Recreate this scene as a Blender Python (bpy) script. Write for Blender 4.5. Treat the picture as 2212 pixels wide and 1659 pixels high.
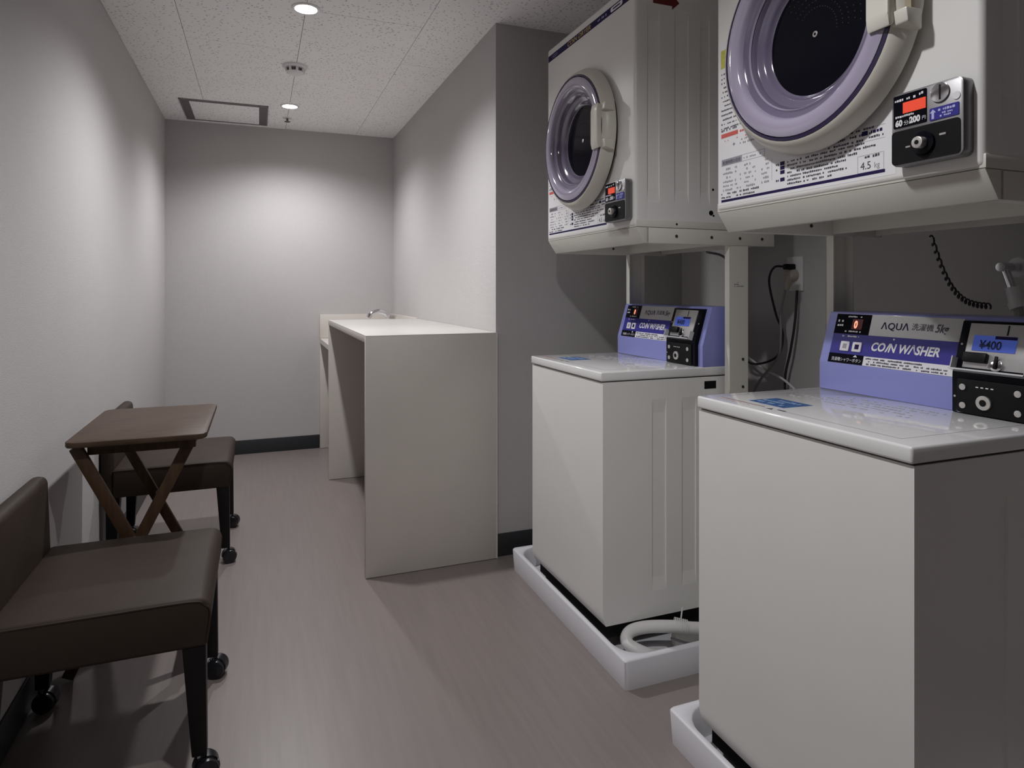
import bpy, bmesh, math, random
from mathutils import Vector, Matrix
random.seed(7)
for o in list(bpy.data.objects): bpy.data.objects.remove(o)
SC = bpy.context.scene
COL = SC.collection
# ---------------------------------------------------------------- camera
F_PX, HORIZON, YAW, CAM_H = 1413.0, 627.0, math.radians(21.2), 1.06
cam = bpy.data.objects.new('camera', bpy.data.cameras.new('camera'))
COL.objects.link(cam)
cam.location = (0, 0, CAM_H)
cam.rotation_euler = (math.radians(90), 0, -YAW)
cam.data.sensor_fit = 'HORIZONTAL'
cam.data.sensor_width = 36.0
cam.data.lens = 36.0 * F_PX / 2212
cam.data.shift_y = -(1659 / 2 - HORIZON) / 2212
cam.data.clip_start = 0.02
SC.camera = cam
# ---------------------------------------------------------------- world, exposure
w = bpy.data.worlds.new('world'); SC.world = w; w.use_nodes = True
w.node_tree.nodes['Background'].inputs[0].default_value = (0.9, 0.92, 1, 1)
w.node_tree.nodes['Background'].inputs[1].default_value = 0.05
SC.view_settings.view_transform = 'Standard'
SC.view_settings.look = 'None'
SC.view_settings.gamma = 1.0
SC.view_settings.use_curve_mapping = False
SC.view_settings.exposure = 0.2
try:
    SC.cycles.use_denoising = True
    SC.cycles.max_bounces = 10
    SC.cycles.diffuse_bounces = 6
    SC.cycles.caustics_reflective = False
    SC.cycles.caustics_refractive = False
except Exception: pass
LAMP_W = 52.0           # each ceiling downlight
LAMP_COL = (0.99, 0.985, 1.0)

# ================================================================ helpers
def mat(name, col, rough=0.5, metal=0.0, bump=0.0, bscale=300, var=0.0, vscale=8, coat=0.0, emit=None, estr=0.0, spec=0.5, stretch=None):
    m = bpy.data.materials.new(name); m.use_nodes = True
    nt = m.node_tree; b = nt.nodes['Principled BSDF']
    b.inputs['Base Color'].default_value = (*col, 1)
    b.inputs['Roughness'].default_value = rough
    b.inputs['Metallic'].default_value = metal
    b.inputs['Coat Weight'].default_value = coat
    b.inputs['Coat Roughness'].default_value = 0.06
    b.inputs['Specular IOR Level'].default_value = spec
    if emit:
        b.inputs['Emission Color'].default_value = (*emit, 1)
        b.inputs['Emission Strength'].default_value = estr
    tc = nt.nodes.new('ShaderNodeTexCoord'); vec = tc.outputs['Object']
    if stretch:
        mp = nt.nodes.new('ShaderNodeMapping'); mp.inputs['Scale'].default_value = stretch
        nt.links.new(vec, mp.inputs[0]); vec = mp.outputs[0]
    nz = nt.nodes.new('ShaderNodeTexNoise'); nz.inputs['Scale'].default_value = vscale; nz.inputs['Detail'].default_value = 4
    nt.links.new(vec, nz.inputs['Vector'])
    v = max(var, 0.01)
    rp = nt.nodes.new('ShaderNodeValToRGB')
    rp.color_ramp.elements[0].position = 0.3; rp.color_ramp.elements[1].position = 0.7
    rp.color_ramp.elements[0].color = (*[c * (1 - v) for c in col], 1)
    rp.color_ramp.elements[1].color = (*[min(1, c * (1 + v)) for c in col], 1)
    nt.links.new(nz.outputs['Fac'], rp.inputs['Fac']); nt.links.new(rp.outputs['Color'], b.inputs['Base Color'])
    if bump > 0:
        n2 = nt.nodes.new('ShaderNodeTexNoise'); n2.inputs['Scale'].default_value = bscale
        nt.links.new(vec, n2.inputs['Vector'])
        bp = nt.nodes.new('ShaderNodeBump'); bp.inputs['Strength'].default_value = bump; bp.inputs['Distance'].default_value = 0.002
        nt.links.new(n2.outputs['Fac'], bp.inputs['Height']); nt.links.new(bp.outputs['Normal'], b.inputs['Normal'])
    return m

def wallpaper(name, col):
    m = mat(name, col, 0.85, bump=0.0, var=0.02, vscale=2.0, spec=0.2)
    nt = m.node_tree; b = nt.nodes['Principled BSDF']
    g = nt.nodes.new('ShaderNodeNewGeometry')
    outs = []
    for sc in ((90, 90, 900), (900, 900, 70)):
        mp = nt.nodes.new('ShaderNodeMapping'); mp.inputs['Scale'].default_value = sc
        nz = nt.nodes.new('ShaderNodeTexNoise'); nz.inputs['Scale'].default_value = 1; nz.inputs['Detail'].default_value = 2
        nt.links.new(g.outputs['Position'], mp.inputs[0]); nt.links.new(mp.outputs[0], nz.inputs['Vector']); outs.append(nz)
    ad = nt.nodes.new('ShaderNodeMath'); ad.operation = 'ADD'
    nt.links.new(outs[0].outputs['Fac'], ad.inputs[0]); nt.links.new(outs[1].outputs['Fac'], ad.inputs[1])
    bp = nt.nodes.new('ShaderNodeBump'); bp.inputs['Strength'].default_value = 0.35; bp.inputs['Distance'].default_value = 0.0015
    nt.links.new(ad.outputs[0], bp.inputs['Height']); nt.links.new(bp.outputs['Normal'], b.inputs['Normal'])
    mx = nt.nodes.new('ShaderNodeMixRGB'); mx.blend_type = 'MULTIPLY'; mx.inputs[0].default_value = 0.35
    src = b.inputs['Base Color'].links[0].from_socket
    r2 = nt.nodes.new('ShaderNodeValToRGB'); r2.color_ramp.elements[0].position = 0.7; r2.color_ramp.elements[1].position = 1.25 if False else 1.0
    r2.color_ramp.elements[0].color = (0.8, 0.8, 0.8, 1); r2.color_ramp.elements[1].color = (1, 1, 1, 1)
    nt.links.new(ad.outputs[0], r2.inputs[0]); nt.links.new(src, mx.inputs[1]); nt.links.new(r2.outputs[0], mx.inputs[2])
    nt.links.new(mx.outputs[0], b.inputs['Base Color'])
    return m

def ceiling_mat():
    m = mat('mineral_ceiling', (0.90, 0.885, 0.89), 0.9, var=0.015, vscale=3, spec=0.1)
    nt = m.node_tree; b = nt.nodes['Principled BSDF']
    g = nt.nodes.new('ShaderNodeNewGeometry')
    nz = nt.nodes.new('ShaderNodeTexNoise'); nz.inputs['Scale'].default_value = 60; nz.inputs['Detail'].default_value = 1
    nt.links.new(g.outputs['Position'], nz.inputs['Vector'])
    mxv = nt.nodes.new('ShaderNodeMixRGB'); mxv.inputs[0].default_value = 0.012
    nt.links.new(g.outputs['Position'], mxv.inputs[1]); nt.links.new(nz.outputs['Color'], mxv.inputs[2])
    vo = nt.nodes.new('ShaderNodeTexVoronoi'); vo.inputs['Scale'].default_value = 62
    nt.links.new(mxv.outputs[0], vo.inputs['Vector'])
    rp = nt.nodes.new('ShaderNodeValToRGB')
    rp.color_ramp.elements[0].position = 0.16; rp.color_ramp.elements[0].color = (0.42, 0.41, 0.41, 1)
    rp.color_ramp.elements[1].position = 0.28; rp.color_ramp.elements[1].color = (1, 1, 1, 1)
    nt.links.new(vo.outputs['Distance'], rp.inputs[0])
    mx = nt.nodes.new('ShaderNodeMixRGB'); mx.blend_type = 'MULTIPLY'; mx.inputs[0].default_value = 0.75
    src = b.inputs['Base Color'].links[0].from_socket
    nt.links.new(src, mx.inputs[1]); nt.links.new(rp.outputs[0], mx.inputs[2]); nt.links.new(mx.outputs[0], b.inputs['Base Color'])
    bp = nt.nodes.new('ShaderNodeBump'); bp.inputs['Strength'].default_value = 0.5; bp.inputs['Distance'].default_value = 0.002
    nt.links.new(rp.outputs[0], bp.inputs['Height']); nt.links.new(bp.outputs['Normal'], b.inputs['Normal'])
    return m

def floor_mat():
    m = mat('vinyl_floor', (0.22, 0.188, 0.178), 0.36, var=0.06, vscale=1.0, stretch=(70, 3.5, 1), bump=0.03, bscale=4, spec=0.45)
    return m

M = dict(
    wall=wallpaper('wallpaper', (0.50, 0.48, 0.478)),
    ceil=ceiling_mat(), floor=floor_mat(),
    gapdark=mat('ceiling_joint', (0.10, 0.095, 0.09), 0.9),
    base=mat('baseboard_black', (0.022, 0.024, 0.028), 0.45),
    counter=mat('cream_laminate', (0.60, 0.56, 0.515), 0.35, var=0.015),
    ctop=mat('cream_countertop', (0.63, 0.605, 0.57), 0.22, var=0.015),
    enamel=mat('white_enamel', (0.79, 0.782, 0.757), 0.33, bump=0.02, bscale=60),
    cream=mat('cream_plastic', (0.66, 0.635, 0.565), 0.35),
    lid=mat('white_lid', (0.80, 0.795, 0.79), 0.10, coat=0.6),
    stand=mat('stand_paint', (0.66, 0.645, 0.585), 0.38),
    pan=mat('white_pan', (0.66, 0.655, 0.69), 0.38),
    black=mat('black_plastic', (0.008, 0.008, 0.009), 0.45, spec=0.15),
    gloss=mat('black_gloss', (0.005, 0.005, 0.009), 0.08, spec=0.12),
    rubber=mat('black_rubber', (0.03, 0.027, 0.02), 0.6),
    lilac=mat('lilac_plastic', (0.36, 0.325, 0.43), 0.10, coat=0.8, var=0.03),
    violet=mat('violet_plastic', (0.15, 0.13, 0.20), 0.10, coat=0.8, var=0.03),
    indigo=mat('indigo_trim', (0.03, 0.022, 0.07), 0.2),
    blue=mat('periwinkle_plastic', (0.25, 0.27, 0.60), 0.32, coat=0.2),
    print_blue=mat('print_blue', (0.035, 0.03, 0.25), 0.45, spec=0.3),
    navy=mat('print_navy', (0.016, 0.010, 0.065), 0.6, spec=0.15),
    print_white=mat('print_white', (0.72, 0.71, 0.74), 0.4),
    silver=mat('print_silver', (0.46, 0.45, 0.45), 0.35, metal=0.2),
    steel=mat('brushed_steel', (0.27, 0.265, 0.27), 0.38, metal=0.85, stretch=(20, 1, 200), var=0.05),
    steel_light=mat('satin_steel', (0.50, 0.49, 0.49), 0.38, metal=0.6, stretch=(20, 200, 1), var=0.04),
    chrome=mat('chrome', (0.75, 0.75, 0.78), 0.10, metal=1.0),
    zinc=mat('zinc_screw', (0.62, 0.60, 0.57), 0.35, metal=0.7),
    paper=mat('white_decal', (0.76, 0.75, 0.77), 0.4),
    ink=mat('dark_ink', (0.05, 0.045, 0.07), 0.5),
    greyink=mat('grey_ink', (0.30, 0.29, 0.33), 0.5),
    redink=mat('red_ink', (0.60, 0.10, 0.08), 0.5),
    yellow=mat('yellow_decal', (0.52, 0.50, 0.10), 0.5, var=0.15, vscale=120),
    gold=mat('gold_ink', (0.40, 0.27, 0.09), 0.4),
    redtag=mat('dark_red_sticker', (0.13, 0.012, 0.01), 0.5),
    led=mat('red_led', (0.45, 0.04, 0.02), 0.3, emit=(1.0, 0.10, 0.05), estr=0.40),
    ledhot=mat('bright_led', (0.9, 0.3, 0.2), 0.3, emit=(1.0, 0.36, 0.22), estr=0.9),
    lcd=mat('blue_lcd', (0.06, 0.10, 0.42), 0.2, emit=(0.09, 0.15, 0.62), estr=0.20),
    lidsticker=mat('blue_lid_sticker', (0.05, 0.13, 0.33), 0.25, var=0.2, vscale=60),
    leather=mat('brown_leather', (0.035, 0.024, 0.018), 0.58, bump=0.10, bscale=500, var=0.08, vscale=15, spec=0.22),
    wood=mat('dark_walnut', (0.066, 0.041, 0.027), 0.45, spec=0.22, var=0.30, vscale=1.0, stretch=(14, 90, 14)),
    woodleg=mat('walnut_leg', (0.060, 0.033, 0.017), 0.45, spec=0.3, var=0.3, vscale=1.0, stretch=(60, 60, 9)),
    blackwood=mat('black_wood', (0.008, 0.007, 0.007), 0.45, spec=0.2),
    caster=mat('caster_black', (0.010, 0.010, 0.014), 0.28, spec=0.5),
    faint=mat('faint_ink', (0.55, 0.55, 0.58), 0.4),
    hatchline=mat('hatch_frame', (0.24, 0.215, 0.22), 0.6),
    rust=mat('dark_red_line', (0.22, 0.05, 0.035), 0.4),
    white=mat('white_plastic', (0.74, 0.73, 0.73), 0.4),
    hose=mat('white_hose', (0.72, 0.71, 0.70), 0.35),
    beige=mat('beige_plug', (0.45, 0.40, 0.34), 0.5),
    greycord=mat('grey_cord', (0.28, 0.27, 0.26), 0.5),
    blackcord=mat('black_cord', (0.012, 0.012, 0.012), 0.5),
    slot=mat('vent_slot', (0.14, 0.12, 0.125), 0.7),
    lamp=mat('lamp_lens', (1, 1, 1), 0.4, emit=(1.0, 0.98, 0.95), estr=30),
    clear=mat('clear_plastic', (0.62, 0.62, 0.64), 0.08, coat=0.5),
)

class MB:
    def __init__(s): s.bm = bmesh.new()
    def merge(s, b2, mtx=None):
        if mtx is not None: bmesh.ops.transform(b2, matrix=mtx, verts=b2.verts)
        me = bpy.data.meshes.new('tmp'); b2.to_mesh(me); b2.free(); s.bm.from_mesh(me); bpy.data.meshes.remove(me); return s
    def box(s, x0, x1, y0, y1, z0, z1, bev=0, seg=2, mtx=None):
        b = bmesh.new(); bmesh.ops.create_cube(b, size=1)
        for v in b.verts: v.co = Vector(((x0 + x1) / 2 + v.co.x * (x1 - x0), (y0 + y1) / 2 + v.co.y * (y1 - y0), (z0 + z1) / 2 + v.co.z * (z1 - z0)))
        if bev: bmesh.ops.bevel(b, geom=list(b.edges), offset=bev, segments=seg, profile=0.5, affect='EDGES', clamp_overlap=True)
        return s.merge(b, mtx)
    def prism(s, pts, y0, y1, bev=0, axis='y'):
        """polygon of (a, b) points extruded: axis y -> a=x b=z ; axis x -> a=y b=z ; axis z -> a=x b=y"""
        b = bmesh.new()
        mk = {'y': lambda p, t: (p[0], t, p[1]), 'x': lambda p, t: (t, p[0], p[1]), 'z': lambda p, t: (p[0], p[1], t)}[axis]
        A = [b.verts.new(mk(p, y0)) for p in pts]; B = [b.verts.new(mk(p, y1)) for p in pts]
        n = len(pts)
        b.faces.new(A); b.faces.new(B[::-1])
        for i in range(n): b.faces.new((A[i], B[i], B[(i + 1) % n], A[(i + 1) % n]))
        bmesh.ops.recalc_face_normals(b, faces=b.faces)
        if bev: bmesh.ops.bevel(b, geom=list(b.edges), offset=bev, segments=2, profile=0.5, affect='EDGES', clamp_overlap=True)
        return s.merge(b)
    def cyl(s, p0, p1, r0, r1=None, n=24, bev=0):
        r1 = r0 if r1 is None else r1
        p0, p1 = Vector(p0), Vector(p1); d = p1 - p0
        b = bmesh.new(); bmesh.ops.create_cone(b, cap_ends=True, segments=n, radius1=r0, radius2=r1, depth=d.length)
        if bev: bmesh.ops.bevel(b, geom=[e for e in b.edges if len(e.link_faces) == 2 and e.calc_face_angle(0) > 0.8], offset=bev, segments=2, profile=0.5, affect='EDGES')
        q = Vector((0, 0, 1)).rotation_difference(d.normalized()).to_matrix().to_4x4()
        return s.merge(b, Matrix.Translation((p0 + p1) / 2) @ q)
    def tube(s, pts, r, n=8, sub=6):
        P = [Vector(p) for p in pts]; path = []
        for i in range(len(P) - 1):
            a, b_, c, d = P[max(i - 1, 0)], P[i], P[i + 1], P[min(i + 2, len(P) - 1)]
            for k in range(sub):
                t = k / sub
                path.append(0.5 * ((2 * b_) + (c - a) * t + (2 * a - 5 * b_ + 4 * c - d) * t * t + (3 * b_ - a - 3 * c + d) * t ** 3))
        path.append(P[-1])
        b = bmesh.new(); rings = []
        ref = Vector((0.31, 0.52, 0.79)).normalized()
        for i, p in enumerate(path):
            d = (path[min(i + 1, len(path) - 1)] - path[max(i - 1, 0)]).normalized()
            u = d.cross(ref); u = (u if u.length > 1e-4 else d.cross(Vector((1, 0, 0)))).normalized(); v = d.cross(u)
            rr = r(i / (len(path) - 1)) if callable(r) else r
            rings.append([b.verts.new(p + rr * (math.cos(2 * math.pi * k / n) * u + math.sin(2 * math.pi * k / n) * v)) for k in range(n)])
        for i in range(len(rings) - 1):
            for k in range(n): b.faces.new((rings[i][k], rings[i][(k + 1) % n], rings[i + 1][(k + 1) % n], rings[i + 1][k]))
        b.faces.new(rings[0][::-1]); b.faces.new(rings[-1])
        bmesh.ops.recalc_face_normals(b, faces=b.faces)
        return s.merge(b)
    def lathe(s, prof, center, axis='x', n=72):
        """prof: (r, h) along axis"""
        b = bmesh.new(); rings = []; cx, cy, cz = center
        def P(r, h, a):
            c_, s_ = r * math.cos(a), r * math.sin(a)
            return {'x': (cx + h, cy + c_, cz + s_), 'z': (cx + c_, cy + s_, cz + h), 'y': (cx + c_, cy + h, cz + s_)}[axis]
        for r, h in prof:
            rings.append([b.verts.new(P(0, h, 0))] if r < 1e-6 else [b.verts.new(P(r, h, 2 * math.pi * k / n)) for k in range(n)])
        for A, B in zip(rings, rings[1:]):
            for k in range(n):
                k2 = (k + 1) % n
                if len(A) == 1 and len(B) == 1: continue
                if len(A) == 1: b.faces.new((A[0], B[k], B[k2]))
                elif len(B) == 1: b.faces.new((A[k], A[k2], B[0]))
                else: b.faces.new((A[k], A[k2], B[k2], B[k]))
        bmesh.ops.recalc_face_normals(b, faces=b.faces)
        return s.merge(b)
    def build(s, name, m, parent=None, smooth=35, **props):
        me = bpy.data.meshes.new(name); s.bm.to_mesh(me); s.bm.free()
        if smooth:
            me.shade_smooth(); me.set_sharp_from_angle(angle=math.radians(smooth))
        me.materials.append(M[m] if isinstance(m, str) else m)
        o = bpy.data.objects.new(name, me); COL.objects.link(o)
        if parent: o.parent = parent
        for k, v in props.items(): o[k] = v
        return o

def bx(name, m, parent, x0, x1, y0, y1, z0, z1, bev=0, **p): return MB().box(x0, x1, y0, y1, z0, z1, bev).build(name, m, parent, **p)
def tag(o, label, cat, group=None):
    o['label'] = label; o['category'] = cat
    if group: o['group'] = group
    return o
def thing(name, label, cat, loc, group=None, rz=0):
    o = bpy.data.objects.new(name, None); COL.objects.link(o); o.location = loc; o.rotation_euler = (0, 0, rz)
    o.empty_display_size = 0.1
    return tag(o, label, cat, group)
def dup(root, loc, label, group=None):
    r = root.copy(); COL.objects.link(r); r.location = loc; r['label'] = label
    if group: r['group'] = group
    for ch in list(root.children):
        c = ch.copy(); COL.objects.link(c); c.parent = r
        for g in list(ch.children):
            d = g.copy(); COL.objects.link(d); d.parent = c
    return r

class Face:
    """flat side of a thing: u to the viewer's right, v up, n outward"""
    def __init__(s, o, U, V):
        s.o, s.U, s.V = Vector(o), Vector(U).normalized(), Vector(V).normalized(); s.N = s.U.cross(s.V)
    def m(s, u, v, off=0):
        p = s.o + u * s.U + v * s.V + off * s.N
        R = Matrix((s.U, s.V, s.N)).transposed().to_4x4()
        return Matrix.Translation(p) @ R
    def plate(s, mb, u0, u1, v0, v1, off, th, bev=0, rad=0):
        if rad:
            pts = []
            for (cu, cv, a0) in ((u1 - rad, v1 - rad, 0), (u0 + rad, v1 - rad, 90), (u0 + rad, v0 + rad, 180), (u1 - rad, v0 + rad, 270)):
                for k in range(5):
                    a = math.radians(a0 + 22.5 * k); pts.append((cu + rad * math.cos(a), cv + rad * math.sin(a)))
            t = MB().prism(pts, off, off + th, bev, axis='z')
        else:
            t = MB().box(u0, u1, v0, v1, off, off + th, bev)
        return mb.merge(t.bm, s.m(0, 0, 0))
    def poly(s, mb, pts, off, th): return mb.merge(MB().prism(pts, off, off + th, axis='z').bm, s.m(0, 0, 0))
    def disc(s, mb, u, v, r, off, th, bev=0, n=24): return mb.merge(MB().cyl((0, 0, off), (0, 0, off + th), r, n=n, bev=bev).bm, s.m(u, v, 0))
    def text(s, mb, txt, u, v, size, off=0.0006, xs=1.0, shear=0.0, bold=0.0, align='LEFT', sp=1.0):
        cu = bpy.data.curves.new('txt', 'FONT'); cu.body = txt; cu.size = size; cu.shear = shear; cu.offset = bold
        cu.align_x = align; cu.space_character = sp; cu.resolution_u = 3
        ob = bpy.data.objects.new('txt', cu); me = bpy.data.meshes.new_from_object(ob)
        b = bmesh.new(); b.from_mesh(me)
        mb.merge(b, s.m(u, v, off) @ Matrix.Diagonal((xs, 1, 1, 1)))
        bpy.data.meshes.remove(me); bpy.data.objects.remove(ob); bpy.data.curves.remove(cu)
        return mb
    def scrib(s, mb, u0, u1, v, h, off=0.0005, fill=0.75):
        """a row of print too small to read: tiny ink marks"""
        u = u0
        while u < u1 - h * 0.4:
            wdt = h * random.uniform(0.45, 1.0)
            if random.random() < fill:
                s.plate(mb, u, min(u + wdt, u1), v + h * random.uniform(0, .2), v + h * random.uniform(.7, 1.0), off - 0.0002, 0.0002)
            u += wdt + h * 0.22
        return mb

# ================================================================ the room
XL, XA, XR, YB, YC, YF, ZC = -0.542, 0.882, 1.765, 4.575, 2.452, -0.90, 2.125
def struct(name, m, *a, **k):
    o = bx(name, m, None, *a, **k); o['kind'] = 'structure'; return o
struct('floor', 'floor', XL - .1, XR + .1, YF - .1, YB + .1, -0.08, 0)
struct('wall_left', 'wall', XL - .1, XL, YF - .1, YB + .1, 0, ZC + .1)
struct('wall_back', 'wall', XL, XA, YB, YB + .1, 0, ZC + .1)
struct('wall_alcove', 'wall', XA, XR + .1, YC, YB + .1, 0, ZC + .1)
struct('wall_right', 'wall', XR, XR + .1, YF - .1, YC, 0, ZC + .1)
struct('wall_front', 'wall', XL, XR, YF - .1, YF, 0, ZC + .1)
BBH = 0.09
def baseb(name, *a):
    o = MB().box(*a, bev=0.002).build(name, 'base'); o['kind'] = 'structure'
baseb('baseboard_left', XL, XL + .007, YF, YB, 0, BBH)
baseb('baseboard_back', XL + .007, 0.40, YB - .007, YB, 0, BBH)
baseb('baseboard_alcove', XA, XR, YC - .007, YC, 0, BBH)
baseb('baseboard_right', XR - .007, XR, YF, YC - .007, 0, BBH)
ce = bx('ceiling', 'gapdark', None, XL, XR, YF, YB, ZC + .003, ZC + .1); ce['kind'] = 'structure'
# mineral-fibre boards laid in running bond, each its own piece
JX = [-0.742, -0.287, 0.168, 0.623, 1.078, 1.533, 1.988]
for i in range(6):
    x0, x1 = max(JX[i], XL) + .001, min(JX[i + 1], XR) - .001
    ph = 3.06 if i % 2 == 1 else 2.6025
    k0 = ph - 0.915 * 6
    for k in range(10):
        ya, yb = k0 + .915 * k, k0 + .915 * (k + 1)
        a, b_ = max(ya, YF) + .0012, min(yb, YB if x1 < XA + .02 or x0 < XA - .1 else YC) - .0012
        if b_ - a < 0.03: continue
        bx('ceiling_board', 'ceil', ce, x0, x1, a, b_, ZC, ZC + .006)

# ---------------------------------------------------------------- ceiling fittings
def downlight(x, y, label, power=LAMP_W):
    t = thing('downlight', label, 'ceiling light', (x, y, ZC), 'recessed ceiling downlights')
    MB().lathe([(0.040, -0.001), (0.041, -0.005), (0.049, -0.006), (0.053, -0.003), (0.0535, 0.0)], (0, 0, 0), 'z', 40).build('trim_ring', 'white', t)
    MB().lathe([(0, -0.0035), (0.041, -0.003)], (0, 0, 0), 'z', 40).build('lens', 'lamp', t)
    L = bpy.data.lights.new('downlight_lamp', 'SPOT'); L.energy = power; L.color = LAMP_COL
    L.spot_size = math.radians(150); L.spot_blend = 0.85; L.shadow_soft_size = 0.03
    lo = bpy.data.objects.new('lamp', L); COL.objects.link(lo); lo.parent = t; lo.location = (0, 0, -0.045)
    return t
downlight(0.168, 2.585, 'lit round downlight in the ceiling, in front of the smoke detector', LAMP_W * 1.0)
downlight(0.170, 3.987, 'lit round downlight in the ceiling beside the square ceiling hatch', LAMP_W * 0.82)
downlight(0.168, 0.84, 'lit round downlight in the ceiling above the near chair, nearest the viewer', LAMP_W * 0.80)
t = thing('smoke_detector', 'white round smoke detector on the ceiling between the two downlights', 'smoke detector', (0.163, 3.267, ZC))
MB().lathe([(0, -0.014), (0.052, -0.014), (0.057, -0.008), (0.057, 0)], (0, 0, 0), 'z', 40).build('base', 'white', t)
MB().lathe([(0, -0.044), (0.022, -0.043), (0.036, -0.036), (0.040, -0.030)], (0, 0, 0), 'z', 40).build('cover', 'white', t)
MB().lathe([(0.034, -0.034), (0.034, -0.012)], (0, 0, 0), 'z', 40).build('sensing_slots', 'slot', t)
mb = MB()
for k in range(8):
    a = math.radians(45 * k + 10); mb.cyl((0.038 * math.cos(a), 0.038 * math.sin(a), -0.033), (0.043 * math.cos(a), 0.043 * math.sin(a), -0.012), 0.006, n=8)
mb.build('slot_ribs', 'white', t)
t = thing('sprinkler_head', 'small sprinkler head on the ceiling near the back wall', 'sprinkler', (0.167, 4.271, ZC))
MB().lathe([(0, -0.003), (0.026, -0.003), (0.028, 0)], (0, 0, 0), 'z', 32).build('escutcheon', 'white', t)
mb = MB(); mb.cyl((0, 0, 0), (0, 0, -0.022), 0.006, n=12); mb.cyl((0, 0, -0.022), (0, 0, -0.025), 0.017, n=20)
mb.build('deflector', 'slot', t)
t = thing('ceiling_hatch', 'square ceiling hatch with dark slots on two sides, near the back wall', 'ceiling hatch', (-0.179, 4.27, ZC))
h = 0.2335
MB().box(-h + .05, h - .05, -h + .028, h - .028, -0.007, -0.001, 0.001).build('hatch_panel', 'ceil', t)
for sx in (-1, 1):
    bx('slot', 'slot', t, *sorted((sx * (h - .006), sx * (h - .050))), -h + .012, h - .012, -0.004, -0.001)
mb = MB()
for sx in (-1, 1): mb.box(*sorted((sx * h, sx * (h - .006))), -h, h, -0.006, -0.001)
for sy in (-1, 1): mb.box(-h, h, *sorted((sy * h, sy * (h - .004))), -0.006, -0.001); mb.box(-h + .05, h - .05, *sorted((sy * (h - .022), sy * (h - .028))), -0.006, -0.001)
mb.build('frame', 'hatchline', t)

# ================================================================ counters
X0, Y0, Y1, CZ = 0.367, 2.430, 3.80, 0.893
t = thing('folding_counter', 'cream laminate counter with solid end panel along the alcove wall', 'counter', (X0, Y0, 0))
Wc, Lc = XA - X0 - 0.001, Y1 - Y0
bx('countertop', 'ctop', t, 0, Wc, 0, Lc, CZ - .002, CZ, 0.0008)
bx('top_board', 'counter', t, 0, Wc, 0.026, Lc, CZ - .027, CZ - .0022, 0.0008)
bx('end_panel', 'counter', t, 0, Wc, 0, 0.0255, 0.002, CZ - .0022, 0.0008)
bx('end_panel', 'counter', t, 0, Wc, Lc - .026, Lc, 0.002, CZ - .0275, 0.0008)
bx('edge_strip', 'ctop', t, Wc - .006, Wc, -0.0015, 0.001, 0.002, CZ - .003)
VX0, VZ = 0.385, 0.737
t = thing('vanity_counter', 'lower cream washbasin counter in the back corner behind the folding counter', 'washbasin counter', (VX0, Y1 + .002, 0))
Wv, Lv = XA - VX0 - .001, YB - Y1 - .004
# deck with a basin hole
mb = MB(); bcx, bcy, br = Wv * 0.45, Lv * 0.5, 0.16
b = bmesh.new(); n = 48
def rim(a, hx, hy):
    c_, s_ = math.cos(a), math.sin(a); k = min((hx if c_ > 0 else 0) / abs(c_) if False else 1e9, 1e9)
    return c_, s_
inner, outer = [], []
for k in range(n):
    a = 2 * math.pi * k / n; c_, s_ = math.cos(a), math.sin(a)
    inner.append(b.verts.new((bcx + br * c_, bcy + br * 1.2 * s_, VZ)))
    tx = ((Wv - bcx) if c_ > 0 else bcx) / max(abs(c_), 1e-6); ty = ((Lv - bcy) if s_ > 0 else bcy) / max(abs(s_), 1e-6)
    tt = min(tx, ty); outer.append(b.verts.new((bcx + tt * c_, bcy + tt * s_, VZ)))
for k in range(n): b.faces.new((inner[k], inner[(k + 1) % n], outer[(k + 1) % n], outer[k]))
bmesh.ops.recalc_face_normals(b, faces=b.faces)
for f in b.faces:
    if f.normal.z < 0: f.normal_flip()
mb.merge(b); mb.box(0, 0.004, 0, Lv, VZ - .03, VZ - .0002); mb.box(0.004, Wv, 0, 0.004, VZ - .03, VZ - .0002)
mb.build('deck', 'ctop', t)
MB().lathe([(0.160, VZ - .001), (0.150, VZ - .04), (0.115, VZ - .10), (0.03, VZ - .12), (0, VZ - .12)], (bcx, bcy, 0), 'z', 48).build('basin', 'white', t)
bx('end_panel', 'counter', t, 0, Wv, Lv - .026, Lv, 0.002, VZ - .031, 0.001)
bx('backsplash', 'counter', t, 0, Wv, Lv - .020, Lv, VZ + .001, CZ + .004, 0.001)
bx('backsplash', 'counter', t, Wv - .016, Wv, 0.0, Lv - .0205, VZ + .001, CZ + .004, 0.001)
t = thing('faucet', 'chrome faucet with curved spout on the washbasin counter', 'faucet', (0.79, 4.19, VZ))
MB().lathe([(0, 0.004), (0.024, 0.004), (0.026, 0)], (0, 0, 0), 'z', 24).build('base_plate', 'chrome', t)
MB().tube([(0, 0, 0), (0, 0, 0.10), (-0.02, 0, 0.165), (-0.07, 0, 0.188), (-0.12, 0, 0.175), (-0.14, 0, 0.150)], 0.0155, 14).build('spout', 'chrome', t)
for sy in (-1, 1):
    kb = MB().cyl((0, sy * 0.0, 0.145), (0.0, sy * 0.05, 0.155), 0.015, n=14).build('valve', 'chrome', t)
    m2 = MB(); m2.cyl((-0.028, sy * 0.055, 0.160), (0.028, sy * 0.055, 0.160), 0.006, n=10); m2.cyl((0, sy * 0.05, 0.150), (0, sy * 0.066, 0.150), 0.020, n=14)
    m2.build('handle', 'chrome', kb)

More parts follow.
